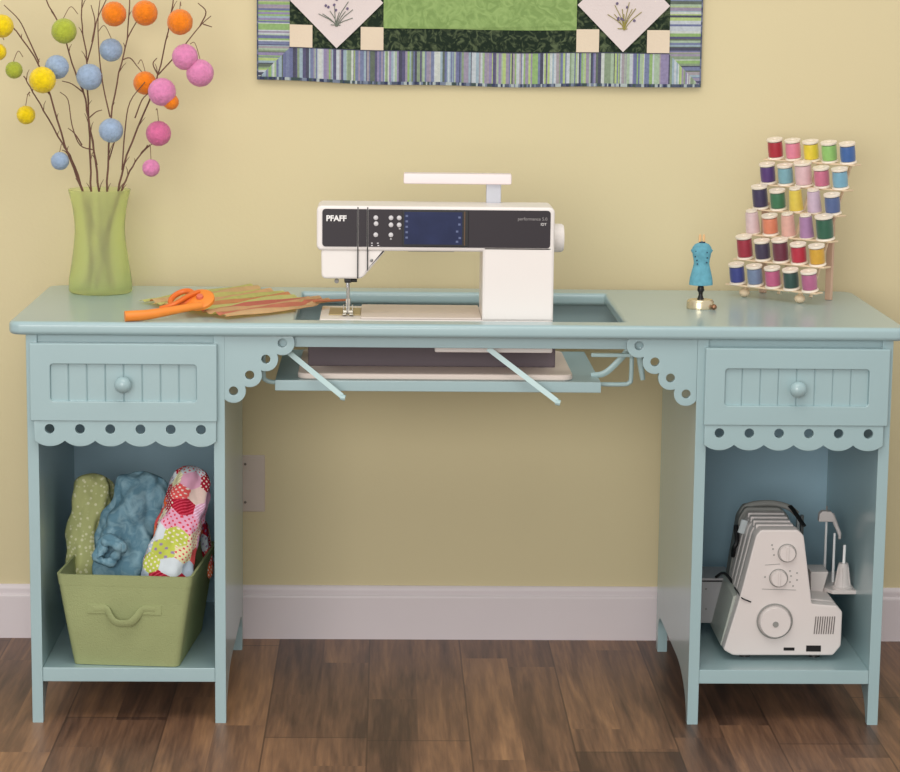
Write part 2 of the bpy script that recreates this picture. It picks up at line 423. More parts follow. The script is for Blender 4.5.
part('button_marks', b, BTN, sm)['kind'] = 'stuff'

def text(name, s, x, z, y, size, m, parent, bold=0, align='LEFT', shear=0, rx=PI/2, rz=0):
    cu = bpy.data.curves.new('t', 'FONT'); cu.body = s; cu.size = size; cu.extrude = .0002; cu.offset = bold; cu.align_x = align; cu.shear = shear
    o = bpy.data.objects.new('t', cu); me0 = o.to_mesh(); t_ = bmesh.new(); t_.from_mesh(me0); o.to_mesh_clear()
    bpy.data.objects.remove(o); bpy.data.curves.remove(cu)
    bmesh.ops.transform(t_, matrix=Matrix.Translation((x, y, z)) @ Matrix.Rotation(rz, 4, 'Z') @ Matrix.Rotation(rx, 4, 'X'), verts=t_.verts)
    return part(name, t_, m, parent, smooth=False)
LET = mat('white_lettering', (235, 233, 232), .4)
text('brand_lettering', 'PFAFF', -.2495, .9445, F0-.0023, .0145, LET, sm, bold=.0005)
text('model_lettering', 'performance 5.0', .1585, .9485, F0-.0023, .0082, mat('grey_lettering', (150, 146, 146), .4), sm, align='RIGHT')
text('model_lettering', 'IDT', .1570, .9390, F0-.0023, .0068, LET, sm, align='RIGHT')
# hand wheel
part('hand_wheel', lathe(BM(), [(0, 0), (.0245, 0), (.0268, .003), (.0268, .018), (.024, .0225), (.010, .024), (0, .024)], (.1722, -.475, .9085), 36, 'X'), WHITE, sm)
# thread guide mast
part('guide_mast', box(BM(), .0485, .0765, -.470, -.452, .972, 1.010, .002), mat('frosted_grey', (186, 188, 196), .3), sm)
part('guide_bar', box(BM(), -.107, .0955, -.478, -.446, 1.0075, 1.0275, .003, 2), mat('pinkish_white_plastic', (232, 220, 220), .35), sm)
part('arm_latch', box(BM(), -.098, -.012, -.535, -.48, .8865, .8895, .001), GREY, sm)
part('side_screw', lathe(BM(), [(0, 0), (.0028, 0), (.0028, .002), (0, .003)], (-.1655, F0+.004, .8715), 14, 'Y'), mat('steel_dark', (120, 120, 118), .35, metal=.8), sm)
# needle bar, clamp, presser foot
b = BM(); lathe(b, [(0, 0), (.0032, 0), (.0032, .022), (0, .022)], (-.2105, -.505, .8155), 12)
tube(b, [(-.2105, -.505, .817), (-.2105, -.505, .764)], [.0011, .0008], 8); part('needle_bar', b, CHROME, sm)
b = BM(); box(b, -.2160, -.203, -.512, -.499, .8245, .8325, .0015); tube(b, [(-.205, -.506, .8285), (-.1925, -.506, .8285)], .0032, 12); tube(b, [(-.2165, -.506, .8295), (-.214, -.506, .8295)], .0032, 10)
part('needle_clamp', b, BLACK, sm)
part('thread_guide_screw', lathe(BM(), [(0, 0), (.0042, 0), (.0042, .007), (.003, .008), (0, .008)], (-.2305, -.512, .8285), 14, 'Y'), GREY, sm)
b = BM(); box(b, -.2125, -.2065, -.490, -.484, .782, .838, .001); box(b, -.214, -.205, -.494, -.482, .780, .792, .001)
part('presser_shank', b, mat('steel_satin', (165, 160, 150), .3, metal=.8), sm)
b = BM()
for k in (-1, 1): box(b, -.2095+k*.0065-.0038, -.2095+k*.0065+.0038, -.515, -.468, .7640, .7664, .0008)
box(b, -.219, -.200, -.492, -.470, .7640, .7700, .001); box(b, -.2135, -.2055, -.492, -.480, .769, .782, .001)
for k in (-1, 1): box(b, -.2095+k*.0085-.0008, -.2095+k*.0085+.0008, -.49, -.476, .7660, .780, .0004)
part('presser_foot', b, mat('steel_satin', None), sm)

# ---------------------------------------------------------------- quilt on the wall
def colored(name, faces, m, parent, attr='tint', warp=None):
    """faces: list of (list of points, colour); one colour per face"""
    b = BM(); lay = b.loops.layers.float_color.new(attr)
    for pts_, c in faces:
        f = b.faces.new([b.verts.new(warp(Vector(p)) if warp else p) for p in pts_])
        for l in f.loops: l[lay] = (*lin(c), 1)
    return part(name, b, m, parent, smooth=False)
QX0, QX1, QZ0, QZ1 = -.4035, .5045, 1.1765, 1.98
IX0, IX1, IZ0, IZ1 = -.3385, .4395, 1.2435, 1.913
quilt = thing('wall_quilt', 'hanging patchwork quilt with cream diamonds, green centre and striped border', 'quilt', (.05, -.002, 1.177))
def qwarp(p):
    u = (p.x-QX0)/(QX1-QX0); f = max(0, 1-(p.z-QZ0)/.25)
    dz = (.0075*(1-u)-.006*math.sin(PI*min(1, u*1.1))+.001*u + .0012*math.sin(u*19))*f
    return Vector((p.x, p.y-.0022*math.sin(u*9)*f-.0008*math.sin(u*17+1)*f, p.z+dz))
CLOTH = mat('quilt_cotton_print', None, .9, spec=.15, var=.10, vscale=160, bump=.5, bscale=400, attr='tint')
SP = [(96, 104, 150), (150, 176, 192), (130, 150, 120), (140, 180, 105), (74, 72, 110), (150, 140, 165), (206, 214, 208), (196, 206, 214), (165, 190, 160), (110, 120, 160), (84, 96, 84), (160, 150, 158), (176, 200, 120), (58, 60, 82), (140, 130, 172)]
mute = lambda c: tuple(int(v*.76+146*.24) for v in c)
fac = []; YF = -.012
def stripe_run(a0, a1, fn):
    a = a0; i = 0
    while a < a1:
        ww = random.choice((.0018, .0026, .0034, .0045, .0065)); e = min(a+ww, a1); fac.append((fn(a, e), mute(random.choice(SP)))); a = e
bw = .065
def miter(a, lo, hi):      # inner offset allowed at coordinate a
    return min(bw, max(0, a-lo), max(0, hi-a))
stripe_run(QX0, QX1, lambda a, e: [(a, YF, QZ0), (e, YF, QZ0), (e, YF, QZ0+miter(e, QX0, QX1)), (a, YF, QZ0+miter(a, QX0, QX1))])
stripe_run(QX0, QX1, lambda a, e: [(a, YF, QZ1-miter(a, QX0, QX1)), (e, YF, QZ1-miter(e, QX0, QX1)), (e, YF, QZ1), (a, YF, QZ1)])
stripe_run(QZ0, QZ1, lambda a, e: [(QX0, YF, a), (QX0+miter(a, QZ0, QZ1), YF, a), (QX0+miter(e, QZ0, QZ1), YF, e), (QX0, YF, e)])
stripe_run(QZ0, QZ1, lambda a, e: [(QX1, YF, a), (QX1, YF, e), (QX1-miter(e, QZ0, QZ1), YF, e), (QX1-miter(a, QZ0, QZ1), YF, a)])
fac = [f for f in fac if len(set(f[0])) > 2]
colored('striped_border', [( [p for i, p in enumerate(f) if p not in f[:i]], c) for f, c in fac], CLOTH, quilt, warp=qwarp)
# backing body gives thickness
b = BM(); n = 40
for i in range(n):
    x0, x1 = QX0+(QX1-QX0)*i/n, QX0+(QX1-QX0)*(i+1)/n
    box(b, x0, x1, -.0100, -.003, QZ0, QZ1)
bmesh.ops.remove_doubles(b, verts=b.verts, dist=1e-6)
for v in b.verts: v.co = qwarp(v.co)
part('batting', b, mat('quilt_backing', (96, 100, 120), .9, spec=.1), quilt, smooth=False)
# binding: small dashes in slate and pale tones round the edge
fac = []
x = QX0-.002
while x < QX1+.002:
    e = min(x+random.choice((.004, .006, .003)), QX1+.002)
    fac.append(([(x, YF-.001, QZ0-.003), (e, YF-.001, QZ0-.003), (e, YF-.0015, QZ0+.0035), (x, YF-.0015, QZ0+.0035)], random.choice(((60, 66, 92), (120, 130, 150), (84, 92, 110), (170, 180, 180), (70, 84, 84)))))
    fac.append(([(x, -.004, QZ0-.003), (e, -.004, QZ0-.003), (e, YF-.001, QZ0-.003), (x, YF-.001, QZ0-.003)], (60, 66, 92)))
    x = e
for X_ in (QX0-.002, QX1-.001):
    z = QZ0
    while z < QZ1:
        e = min(z+.005, QZ1); fac.append(([(X_, YF-.001, z), (X_+.003, YF-.001, z), (X_+.003, YF-.001, e), (X_, YF-.001, e)], random.choice(((70, 76, 100), (110, 116, 140), (84, 92, 110))))); z = e
colored('binding', fac, CLOTH, quilt, warp=qwarp)
def sheet(name, poly, y, m, lab=None, div=1):
    b = BM(); f = b.faces.new([b.verts.new((x, y, z)) for x, z in poly])
    r_ = bmesh.ops.extrude_face_region(b, geom=[f])
    bmesh.ops.translate(b, vec=(0, .0012, 0), verts=[v for v in r_['geom'] if isinstance(v, bmesh.types.BMVert)])
    bmesh.ops.triangulate(b, faces=b.faces[:])
    for _ in range(9):
        le = [e for e in b.edges if e.calc_length() > .022]
        if not le: break
        bmesh.ops.subdivide_edges(b, edges=le, cuts=1)
    bmesh.ops.recalc_face_normals(b, faces=b.faces)
    for v in b.verts: v.co = qwarp(v.co)
    return part(name, b, m, quilt, smooth=False, label=lab)
def print_mat(name, c1, c2, scale, thr=.55, dist=2.):
    m = bpy.data.materials.new(name); m.use_nodes = True; nt = m.node_tree; N = nt.nodes; L = nt.links; B_ = N['Principled BSDF']
    B_.inputs['Roughness'].default_value = .9; B_.inputs['Specular IOR Level'].default_value = .15
    tc = N.new('ShaderNodeTexCoord'); n = N.new('ShaderNodeTexNoise'); n.inputs['Scale'].default_value = scale; n.inputs['Detail'].default_value = 5; n.inputs['Distortion'].default_value = dist
    L.new(tc.outputs['Object'], n.inputs['Vector']); cr = N.new('ShaderNodeValToRGB'); e = cr.color_ramp.elements
    e[0].position = thr-.1; e[0].color = (*lin(c1), 1); e[1].position = thr+.12; e[1].color = (*lin(c2), 1)
    L.new(n.outputs['Fac'], cr.inputs[0]); L.new(cr.outputs[0], B_.inputs['Base Color'])
    bp = N.new('ShaderNodeBump'); bp.inputs['Strength'].default_value = .5; bp.inputs['Distance'].default_value = .003
    L.new(n.outputs['Fac'], bp.inputs['Height']); L.new(bp.outputs[0], B_.inputs['Normal'])
    return m
DG = print_mat('dark_green_print', (34, 46, 36), (92, 104, 76), 55, .58)
LG = print_mat('leaf_green_print', (126, 152, 92), (146, 172, 108), 40, .5)
CR = mat('cream_cotton', (220, 204, 182), .9, spec=.15, bump=.3); DI = mat('white_cotton', (218, 206, 204), .9, spec=.15, bump=.3, bscale=300)
sheet('dark_background', [(IX0, IZ0), (IX1, IZ0), (IX1, IZ1), (IX0, IZ1)], -.0128, DG, div=6)
bs = .1915
GZ0 = IZ0+.0445
sheet('green_panel', [(IX0+bs, GZ0), (IX1-bs, GZ0), (IX1-bs, IZ1-.0395), (IX0+bs, IZ1-.0395)], -.0160, LG, div=5)
for bx0, bz0 in ((IX0, IZ0), (IX1-bs, IZ0), (IX0, IZ1-bs), (IX1-bs, IZ1-bs)):
    cs = .0465
    for (cx, cz) in ((bx0, bz0), (bx0+bs-cs, bz0), (bx0, bz0+bs-cs), (bx0+bs-cs, bz0+bs-cs)):
        sheet('corner_square', [(cx, cz), (cx+cs, cz), (cx+cs, cz+cs), (cx, cz+cs)], -.0156, CR)
    h = bs/2; c = (bx0+h, bz0+h)
    dm = sheet('diamond_patch', [(c[0], bz0+.001), (bx0+bs-.001, c[1]), (c[0], bz0+bs-.001), (bx0+.001, c[1])], -.0178, DI)
    # embroidered sprig
    rnd = random.Random(int(bx0*1000)); b = BM()
    for k in range(9):
        a = rnd.uniform(-1.1, 1.1); L_ = rnd.uniform(.030, .058); base = Vector((c[0]+rnd.uniform(-.004, .004), -.0190, c[1]-.050))
        p = [base+Vector((math.sin(a)*L_*t_*(.4+t_*.6), 0, math.cos(a)*L_*t_)) for t_ in (0, .3, .6, 1)]
        tube(b, [qwarp(q) for q in p], .0008, 5)
    for k in range(3): tube(b, [qwarp(Vector((c[0]-.012+.006*k, -.0190, c[1]-.047))), qwarp(Vector((c[0]-.004+.006*k, -.0190, c[1]-.0475)))], .0009, 5)
    part('embroidered_stems', b, mat('olive_thread' if bx0 > 0 else 'sage_thread', (150, 140, 70) if bx0 > 0 else (112, 120, 108), .8), dm)
    b = BM()
    for k in range(7):
        q = Vector((c[0]+rnd.uniform(-.026, .026), -.0190, c[1]-.010+rnd.uniform(-.022, .022)))
        t_ = bmesh.new(); bmesh.ops.create_icosphere(t_, subdivisions=1, radius=.0032)
        bmesh.ops.transform(t_, matrix=Matrix.Translation(qwarp(q)) @ Matrix.Diagonal((1, .3, 1, 1)), verts=t_.verts); append(b, t_)
    part('embroidered_flowers', b, mat('violet_thread', (104, 92, 120), .8), dm)

# ---------------------------------------------------------------- vase with pom-pom branches
vz = thing('glass_vase', 'frosted lime green glass vase with a waisted shape at the left of the desk', 'vase', (-.709, -.187, T))
op = [(0, 0), (.058, 0), (.0625, .003), (.0632, .012), (.0615, .030), (.0565, .060), (.0525, .088), (.0495, .118), (.0497, .140), (.0525, .165), (.0580, .192), (.0618, .2055)]
ip = [(.0598, .2055), (.0560, .192), (.0505, .165), (.0477, .140), (.0475, .118), (.0505, .088), (.0545, .060), (.0595, .030), (.060, .014), (.056, .009), (0, .009)]
b = lathe(BM(), op+ip, (-.709, -.187, T+.0005), 56)
part('vessel', b, mat('lime_glass', (240, 246, 206), .66, trans=.88, ior=1.12, var=.02, spec=.5), vz, ang=60)

TW = mat('twig_bark', (104, 72, 60), .8, var=.2, vscale=60)
VB = (-.709, -.187)
def branch(label, main, sides, poms, Y0, base):
    """main/sides: pixel-traced polylines standing at depth Y0 that spread out a little; poms: (px, py, r, colour)"""
    root = thing('pom_pom_branch', label, 'branch', (VB[0]+base[0], VB[1]+base[1], T+.011), group='felt ball branches in the green vase')
    b = BM()
    def dep(py): return VB[1] + (Y0)*max(0, (192-py))/192
    P = [Vector((VB[0]+base[0], VB[1]+base[1], T+.012))]
    q0 = at(*main[0], dep(main[0][1]))
    for k in (.35, .7): P.append(P[0].lerp(q0, k)+Vector((.002*math.sin(k*9), 0, 0)))
    P += [at(x, y, dep(y)) for x, y in main]
    sp = smooth_path(P, 4); n = len(sp)
    for i, v in enumerate(sp): v.x += .0008*math.sin(i*2.3); v.y += .0008*math.cos(i*1.7)
    tube(b, sp, [.0027*(1-.6*i/n) for i in range(n)], 7)
    rt = random.Random(len(label))
    for k in range(9, n-2, 3):
        d = (sp[k+1]-sp[k]).normalized(); sd = Vector((rt.choice((-1, 1))*rt.uniform(.5, 1), rt.uniform(-.5, .5), .9)).normalized(); L_ = rt.uniform(.006, .018)
        tube(b, [sp[k], sp[k]+(d+sd)*L_*.5, sp[k]+(d*.6+sd)*L_], [.0010, .0008, .0004], 5)
    for s_ in sides:
        sp2 = smooth_path([at(x, y, dep(y)) for x, y in s_], 4); n = len(sp2)
        tube(b, sp2, [.0015*(1-.5*i/n) for i in range(n)], 6)
    part('stem', b, TW, root)
    for (px, py, r, c, anchor) in poms:
        Yp = dep(py)-.012
        cc = at(px, py, Yp)
        t_ = bmesh.new(); bmesh.ops.create_icosphere(t_, subdivisions=5, radius=r)
        for v in t_.verts:
            d = v.co.normalized(); v.co += d*(noise.noise(d*14+Vector((px, py, 0)))*.0012+noise.noise(d*38+Vector((py, px, 0)))*.0009)
        bmesh.ops.translate(t_, vec=cc, verts=t_.verts)
        pm = part('pom_pom', t_, FELT[c], root, ang=180)
        if anchor:
            a = at(*anchor, dep(anchor[1])); top = cc+Vector((0, 0, r*.9)); mid = (a+top)/2+Vector((0, 0, .012+abs(a.x-top.x)*.3))
            part('hanging_wire', tube(BM(), smooth_path([a, mid, top+Vector((0, 0, .004)), top], 5), .0008, 5), mat('wire_brown', (126, 98, 80), .6), pm)
def felt(n, c): return mat('felt_'+n, c, .95, spec=.1, var=.12, vscale=120, bump=1, bscale=500, sheen=.3)
FELT = dict(o=felt('orange', (240, 132, 28)), y=felt('yellow', (240, 210, 20)), g=felt('green', (176, 188, 66)), b=felt('blue', (158, 180, 208)), p=felt('pink', (224, 138, 184)), k=felt('rose', (216, 112, 158)))
branch('leaning branch furthest left, ending in yellow felt balls at the picture edge',
       [(82, 190), (65, 145), (50, 95), (39, 65), (16, 31), (-5, 12)], [[(39, 62), (28, 38), (19, 20), (4, 5)], [(50, 95), (46, 90), (42, 85)]],
       [(42.5, 80, .0255, 'y', None), (2, 26, .022, 'y', None), (-2, 52, .016, 'y', (4, 40))], -.06, (.030, -.01))
branch('low left branch carrying a small green, a small yellow and a small blue felt ball',
       [(83, 192), (72, 160), (62, 143), (44, 111), (30, 87), (24, 76)], [[(72, 160), (66, 152), (62, 150)], [(30, 92), (27, 95)]],
       [(14, 70, .0165, 'g', (23, 57)), (26, 115, .0180, 'y', (30, 96)), (60, 161, .0175, 'b', (64, 148)), (57, 67, .0230, 'b', None)], .03, (-.012, .02))
branch('branch with green felt ball near its top and blue balls along its length',
       [(99, 192), (94, 150), (88, 117), (84, 93), (75, 72), (62, 31), (46, 0), (40, -12)], [[(84, 93), (72, 84), (62, 81)], [(94, 150), (80, 145), (72, 125), (68, 100), (60, 92)], [(82, 145), (75, 134), (68, 128)]],
       [(64, 31, .0245, 'g', (78, 14)), (89.5, 77, .0255, 'b', None)], .05, (.005, .03))
branch('upright forked branch rising straight above the blue felt balls',
       [(91, 192), (90, 150), (88, 100), (87, 60), (82, 26), (82, -8)], [[(87, 62), (93, 40), (97, 20), (106, 0), (108, -8)], [(89, 118), (96, 112), (102, 110)], [(92, 42), (95, 22), (91, 5)], [(97, 165), (92, 140), (88, 110)]],
       [(111, 50, .0225, 'b', (98, 32))], .09, (-.02, -.01))
branch('tall central branch topped with two orange felt balls side by side',
       [(107, 192), (109, 145), (111, 117), (119, 73), (127, 39), (130, -8)], [[(127, 39), (134, 26), (144, 10)], [(110, 117), (103, 85), (99, 52), (98, 20), (100, 0)], [(122, 60), (130, 58), (137, 66), (142, 72)], [(109, 160), (115, 140), (120, 125)]],
       [(114, 14, .0240, 'o', None), (145, 13, .0245, 'o', None), (111, 130.5, .0235, 'b', None), (145, 83, .0225, 'o', (138, 64))], .02, (.018, .0))
branch('rightward branch reaching up to an orange felt ball, with pink balls beside it',
       [(118, 192), (127, 155), (149, 101), (158, 75), (168, 31), (174, -5)], [[(158, 75), (179, 52), (200, 26), (211, 16)], [(200, 26), (206, 12), (198, 3)], [(158, 75), (153, 64), (157, 58)], [(122, 170), (125, 130), (130, 102), (145, 82)], [(203, 24), (212, 27)], [(135, 118), (142, 100), (150, 92)]],
       [(180, 22, .0245, 'o', (181, 6)), (185, 57, .0250, 'p', None), (200, 73, .0265, 'p', (190, 44)), (162, 92, .0270, 'p', None), (171, 102, .0150, 'o', None)], -.05, (-.005, -.03))
branch('short low branch on the right with two hanging rose felt balls',
       [(121, 192), (130, 171), (140, 155), (148, 145)], [[(140, 155), (147, 148), (152, 144)]],
       [(158.5, 133.5, .0245, 'k', (156, 110)), (151, 168, .0170, 'p', (150, 146))], .04, (-.03, .01))

# ---------------------------------------------------------------- striped fabric and cutter on the desk
def striped_fabric():
    A0, A1 = Vector((-.618, -.355)), Vector((-.430, -.585))      # left ends, back to front
    B0, B1 = Vector((-.430, -.105)), Vector((-.232, -.385))      # right ends
    nv, nu = 132, 40
    cols = [(238, 233, 163), (232, 230, 154), (241, 171, 132), (246, 215, 163), (248, 221, 171), (237, 232, 155), (240, 155, 132), (248, 210, 160), (235, 233, 155), (232, 230, 151), (248, 221, 171), (241, 179, 129), (248, 218, 163), (235, 233, 160), (238, 235, 163), (235, 145, 129), (248, 215, 171), (246, 207, 160), (237, 232, 159), (240, 160, 135), (248, 215, 166), (244, 210, 163)]
    b = BM(); lay = b.loops.layers.float_color.new('tint'); G = []
    for i in range(nv+1):
        v = i/nv; fold = i/nv*11; ph = fold-math.floor(fold); st = math.floor(fold)
        h = .006+.0055*math.sin(fold*PI)**2 + .001*v
        rw = []
        so = .045*(math.sin(st*2.1)*.5); eo = .05*math.sin(st*1.7+1)
        for j in range(nu+1):
            u = j/nu
            a = A0.lerp(A1, v); c = B0.lerp(B1, v); d = (c-a)
            p = a+d*(u+(so*(1-u)+eo*u)*.8)
            p += Vector((.77, -.64))*.003*math.sin(u*7+st)
            z = T+.0008+h*(.65+.35*math.sin(u*4+st*1.3)**2)+.0012*noise.noise(Vector((u*9, v*20, 0)))
            if v > .82 and u > .8: z += 0.004
            rw.append(b.verts.new((p.x, p.y, z)))
        G.append(rw)
    for i in range(nv):
        for j in range(nu):
            f = b.faces.new((G[i][j], G[i+1][j], G[i+1][j+1], G[i][j+1])); c = cols[int(i/nv*22) % 22]
            for l in f.loops: l[lay] = (*lin(c), 1)
    r_ = bmesh.ops.solidify(b, geom=b.faces[:], thickness=.0012)
    for v in b.verts: v.co.z = max(v.co.z, T+.0006)
    o = part('striped_fabric', b, mat('striped_cotton', None, .9, spec=.1, var=.05, vscale=60, bump=.3, bscale=500, attr='tint'))
    tag(o, 'folded cotton in yellow, green, peach and coral stripes spread beside the machine', 'fabric')
striped_fabric()
# trailing strip of the cloth lying over the machine's left bed
b = BM(); tube(b, smooth_path([(-.275, -.425, .7785), (-.245, -.405, .7770), (-.215, -.39, .7765)], 6), .0070, 10, flat=(1, .32))
tag(part('fabric_scrap', b, mat('peach_cotton', (196, 124, 92), .9, spec=.1)), 'narrow peach scrap of cloth at the left end of the machine bed', 'fabric')

ORG = mat('orange_plastic', (234, 138, 52), .4, var=.05, vscale=40)
cut = thing('rotary_cutter', 'orange cutting tool with a long straight handle lying on the striped fabric', 'cutter', (-.53, -.52, T+.01))
b = BM(); tube(b, smooth_path([(-.6150, -.608, T+.0095), (-.578, -.598, T+.011), (-.545, -.585, T+.015), (-.510, -.566, T+.0195), (-.480, -.550, T+.023)], 6), [.0085+.0015*math.cos(i/24*PI) for i in range(25)], 16)
part('handle', b, ORG, cut, ang=60)
b = BM()
lathe(b, [(0, -.006), (.026, -.006), (.031, -.003), (.031, .003), (.026, .006), (0, .006)], (-.486, -.528, T+.030), 36, sx=.95, sy=.9, M=Matrix.Rotation(math.radians(32), 4, 'X') @ Matrix.Rotation(math.radians(-8), 4, 'Y'))
part('blade_guard', b, ORG, cut)
b = BM(); lp = [Vector((-.519, -.515, T+.031))+Vector((math.cos(a)*.021, math.sin(a)*.022, math.sin(a)*.010+math.cos(a)*.006)) for a in [2*PI*k/24 for k in range(25)]]
tube(b, lp, .0055, 10); part('finger_loop', b, mat('burnt_orange_plastic', (226, 112, 42), .4), cut)
b = BM(); tube(b, smooth_path([(-.555, -.560, T+.018), (-.530, -.560, T+.026), (-.508, -.535, T+.037), (-.488, -.515, T+.044)], 5), .0065, 10, flat=(1, .7)); part('lever', b, mat('burnt_orange_plastic', None), cut)
part('pivot_nut', lathe(BM(), [(0, 0), (.007, 0), (.006, .004), (0, .005)], (-.484, -.532, T+.036), 16, M=Matrix.Rotation(math.radians(32), 4, 'X')), mat('coral_plastic', (214, 110, 84), .5), cut)

# ---------------------------------------------------------------- miniature dress form
fm = thing('dress_form', 'miniature blue dress form on a black turned stem and round base', 'figurine', (.4715, -.365, T))
prof = [(0, .0), (.016, .0), (.0228, .001), (.0230, .004), (.0218, .014), (.0190, .026), (.0160, .038), (.0150, .043), (.0158, .050), (.0175, .058), (.0186, .066), (.0182, .074), (.0135, .080), (.006, .083), (.0035, .085), (0, .0855)]
b = lathe(BM(), prof, (.4715, -.365, .8075), 36, sx=1, sy=.72); part('torso', b, mat('blue_fabric', (98, 160, 178), .8, var=.12, vscale=120, bump=.5), fm, ang=70)
b = BM()
for s_ in (-1, 1): lathe(b, [(0, 0), (.0055, 0), (.0050, .006), (0, .008)], (.4715+s_*.0140, -.365, .8730), 14, M=Matrix.Rotation(s_*.6, 4, 'Y'))
part('shoulder_cap', b, mat('blue_fabric', None), fm)
b = BM()
for x, z in ((.459, .8785), (.480, .8765), (.458, .868), (.481, .866), (.461, .861), (.462, .854), (.480, .857)):
    t_ = bmesh.new(); bmesh.ops.create_icosphere(t_, subdivisions=1, radius=.0017); z -= .004; yy = -.3655-.72*math.sqrt(max(0, .0172**2-(x-.4715)**2))
    bmesh.ops.translate(t_, vec=(x, yy, z), verts=t_.verts); append(b, t_)
part('beads', b, mat('dark_bead', (30, 60, 82), .4), fm)
for s_ in (-1, 1): part('shoulder_pin', lathe(BM(), [(0, 0), (.0027, 0), (.0025, .013), (.0015, .016), (0, .0165)], (.4715+s_*.0038-.0005, -.365, .8905), 10), mat('pale_wood', (226, 184, 132), .5), fm)
part('neck_band', lathe(BM(), [(0, 0), (.0065, 0), (.006, .002), (0, .0022)], (.4715, -.365, .8905), 16), mat('dark_bead', None), fm)
part('stem', lathe(BM(), [(0, 0), (.0075, 0), (.0055, .004), (.0040, .009), (.0045, .014), (.0070, .018), (.0060, .024), (.004, .030), (0, .030)], (.4715, -.365, T+.0178), 20), BLACK, fm, ang=70)
part('base', lathe(BM(), [(0, 0), (.0265, 0), (.027, .003), (.0262, .014), (.023, .0178), (0, .0185)], (.4715, -.365, T+.0003), 40, sx=1, sy=.9), mat('pale_gold_metal', (214, 200, 168), .25, metal=.7), fm)
b = BM(); t_ = bmesh.new(); bmesh.ops.create_icosphere(t_, subdivisions=3, radius=.0055); bmesh.ops.translate(t_, vec=(.4955, -.385, T+.0058), verts=t_.verts); append(b, t_)
part('base_bead', b, mat('bronze_bead', (150, 110, 84), .25, metal=.8), fm)

# ---------------------------------------------------------------- spool rack and 30 spools
RY = math.radians(-43)
RO = Vector((.5715, -.176, T))
Rr = Matrix.Translation(RO) @ Matrix.Rotation(RY, 4, 'Z')
rack = thing('spool_rack', 'pale wooden thread rack with six sloping rows on the desk right side', 'thread rack', tuple(RO), (0, 0, RY))
WD = mat('pale_birch', (226, 202, 170), .5, var=.08, vscale=30)
SX, SY, SZ = .0430, .0245, .0492
def LB(bm): bmesh.ops.transform(bm, matrix=Rr, verts=bm.verts); return bm
z00 = .0265       # height of the lowest shelf
for j in range(6):
    yb, zb = j*SY, z00+j*SZ
    b = box(BM(), -.022, 4*SX+.022, yb-.013, yb+.013, zb-.004, zb-.0005, .001)
    for i in range(5): lathe(b, [(0, 0), (.0022, 0), (.0022, .026), (.0012, .028), (0, .028)], (i*SX, yb, zb-.001), 8, M=Matrix.Rotation(math.radians(11), 4, 'X'))
    part('shelf', LB(b), WD, rack)
for xx in (.012, 2*SX, 4*SX-.010):
    b = BM(); tube(b, [(xx, .018, .012), (xx, .026+5*SY, z00+5*SZ-.004)], .0035, 8, flat=(1, .8)); part('upright', LB(b), WD, rack)
for xx in (4*SX-.014, .0):
    part('rear_leg', LB(box(BM(), xx-.007, xx+.007, .0865, .0945, .0005, z00+3*SZ+.012, .001)), mat('rosy_birch', (206, 172, 148), .5), rack)
for xx in (.014, .014+.090+.042):
    b = BM(); t_ = bmesh.new(); bmesh.ops.create_uvsphere(t_, u_segments=16, v_segments=10, radius=.0105); bmesh.ops.scale(t_, vec=(1.1, .9, .85), verts=t_.verts)
    bmesh.ops.translate(t_, vec=(xx, .004, .0092), verts=t_.verts); append(b, t_)
    tube(b, [(xx, .004, .012), (xx, .008, .022)], .005, 8); part('foot', LB(b), WD, rack)
spools = [  # rows bottom to top: (colour name, rgb, kind)
 [('royal blue', (48, 56, 140), 's'), ('slate lilac', (112, 130, 166), 's'), ('magenta pink', (204, 84, 130), 's'), ('dark green', (26, 62, 54), 's'), ('mauve pink', (186, 90, 134), 's')],
 [('crimson', (164, 26, 48), 'm'), ('dark plum', (48, 36, 66), 's'), ('burgundy', (100, 26, 48), 'm'), ('bright red', (190, 22, 48), 's'), ('golden', (224, 164, 34), 's')],
 [('pale pink', (232, 200, 204), 'c'), ('coral orange', (236, 130, 92), 's'), ('peach pink', (236, 176, 160), 'c'), ('lilac purple', (172, 122, 172), 'c'), ('forest green', (26, 84, 58), 'l')],
 [('midnight navy', (46, 36, 76), 'm'), ('leaf green', (44, 110, 70), 's'), ('lemon yellow', (238, 208, 66), 'c'), ('pale lilac', (214, 186, 210), 'c'), ('steel blue', (70, 92, 146), 's')],
 [('deep violet', (70, 36, 110), 's'), ('light teal', (120, 176, 192), 's'), ('blush pink', (240, 196, 202), 'l'), ('rose', (214, 106, 140), 's'), ('sky blue', (116, 176, 204), 's')],
 [('red', (178, 22, 40), 's'), ('candy pink', (240, 130, 160), 's'), ('yellow', (244, 216, 40), 's'), ('lime green', (146, 208, 104), 's'), ('cobalt blue', (46, 92, 166), 's')]]
rown = ['lowest row', 'second row from the bottom', 'third row from the bottom', 'fourth row from the bottom', 'row just below the top', 'top row']
SPC = mat('spool_plastic', (240, 228, 212), .4)
protos = {}
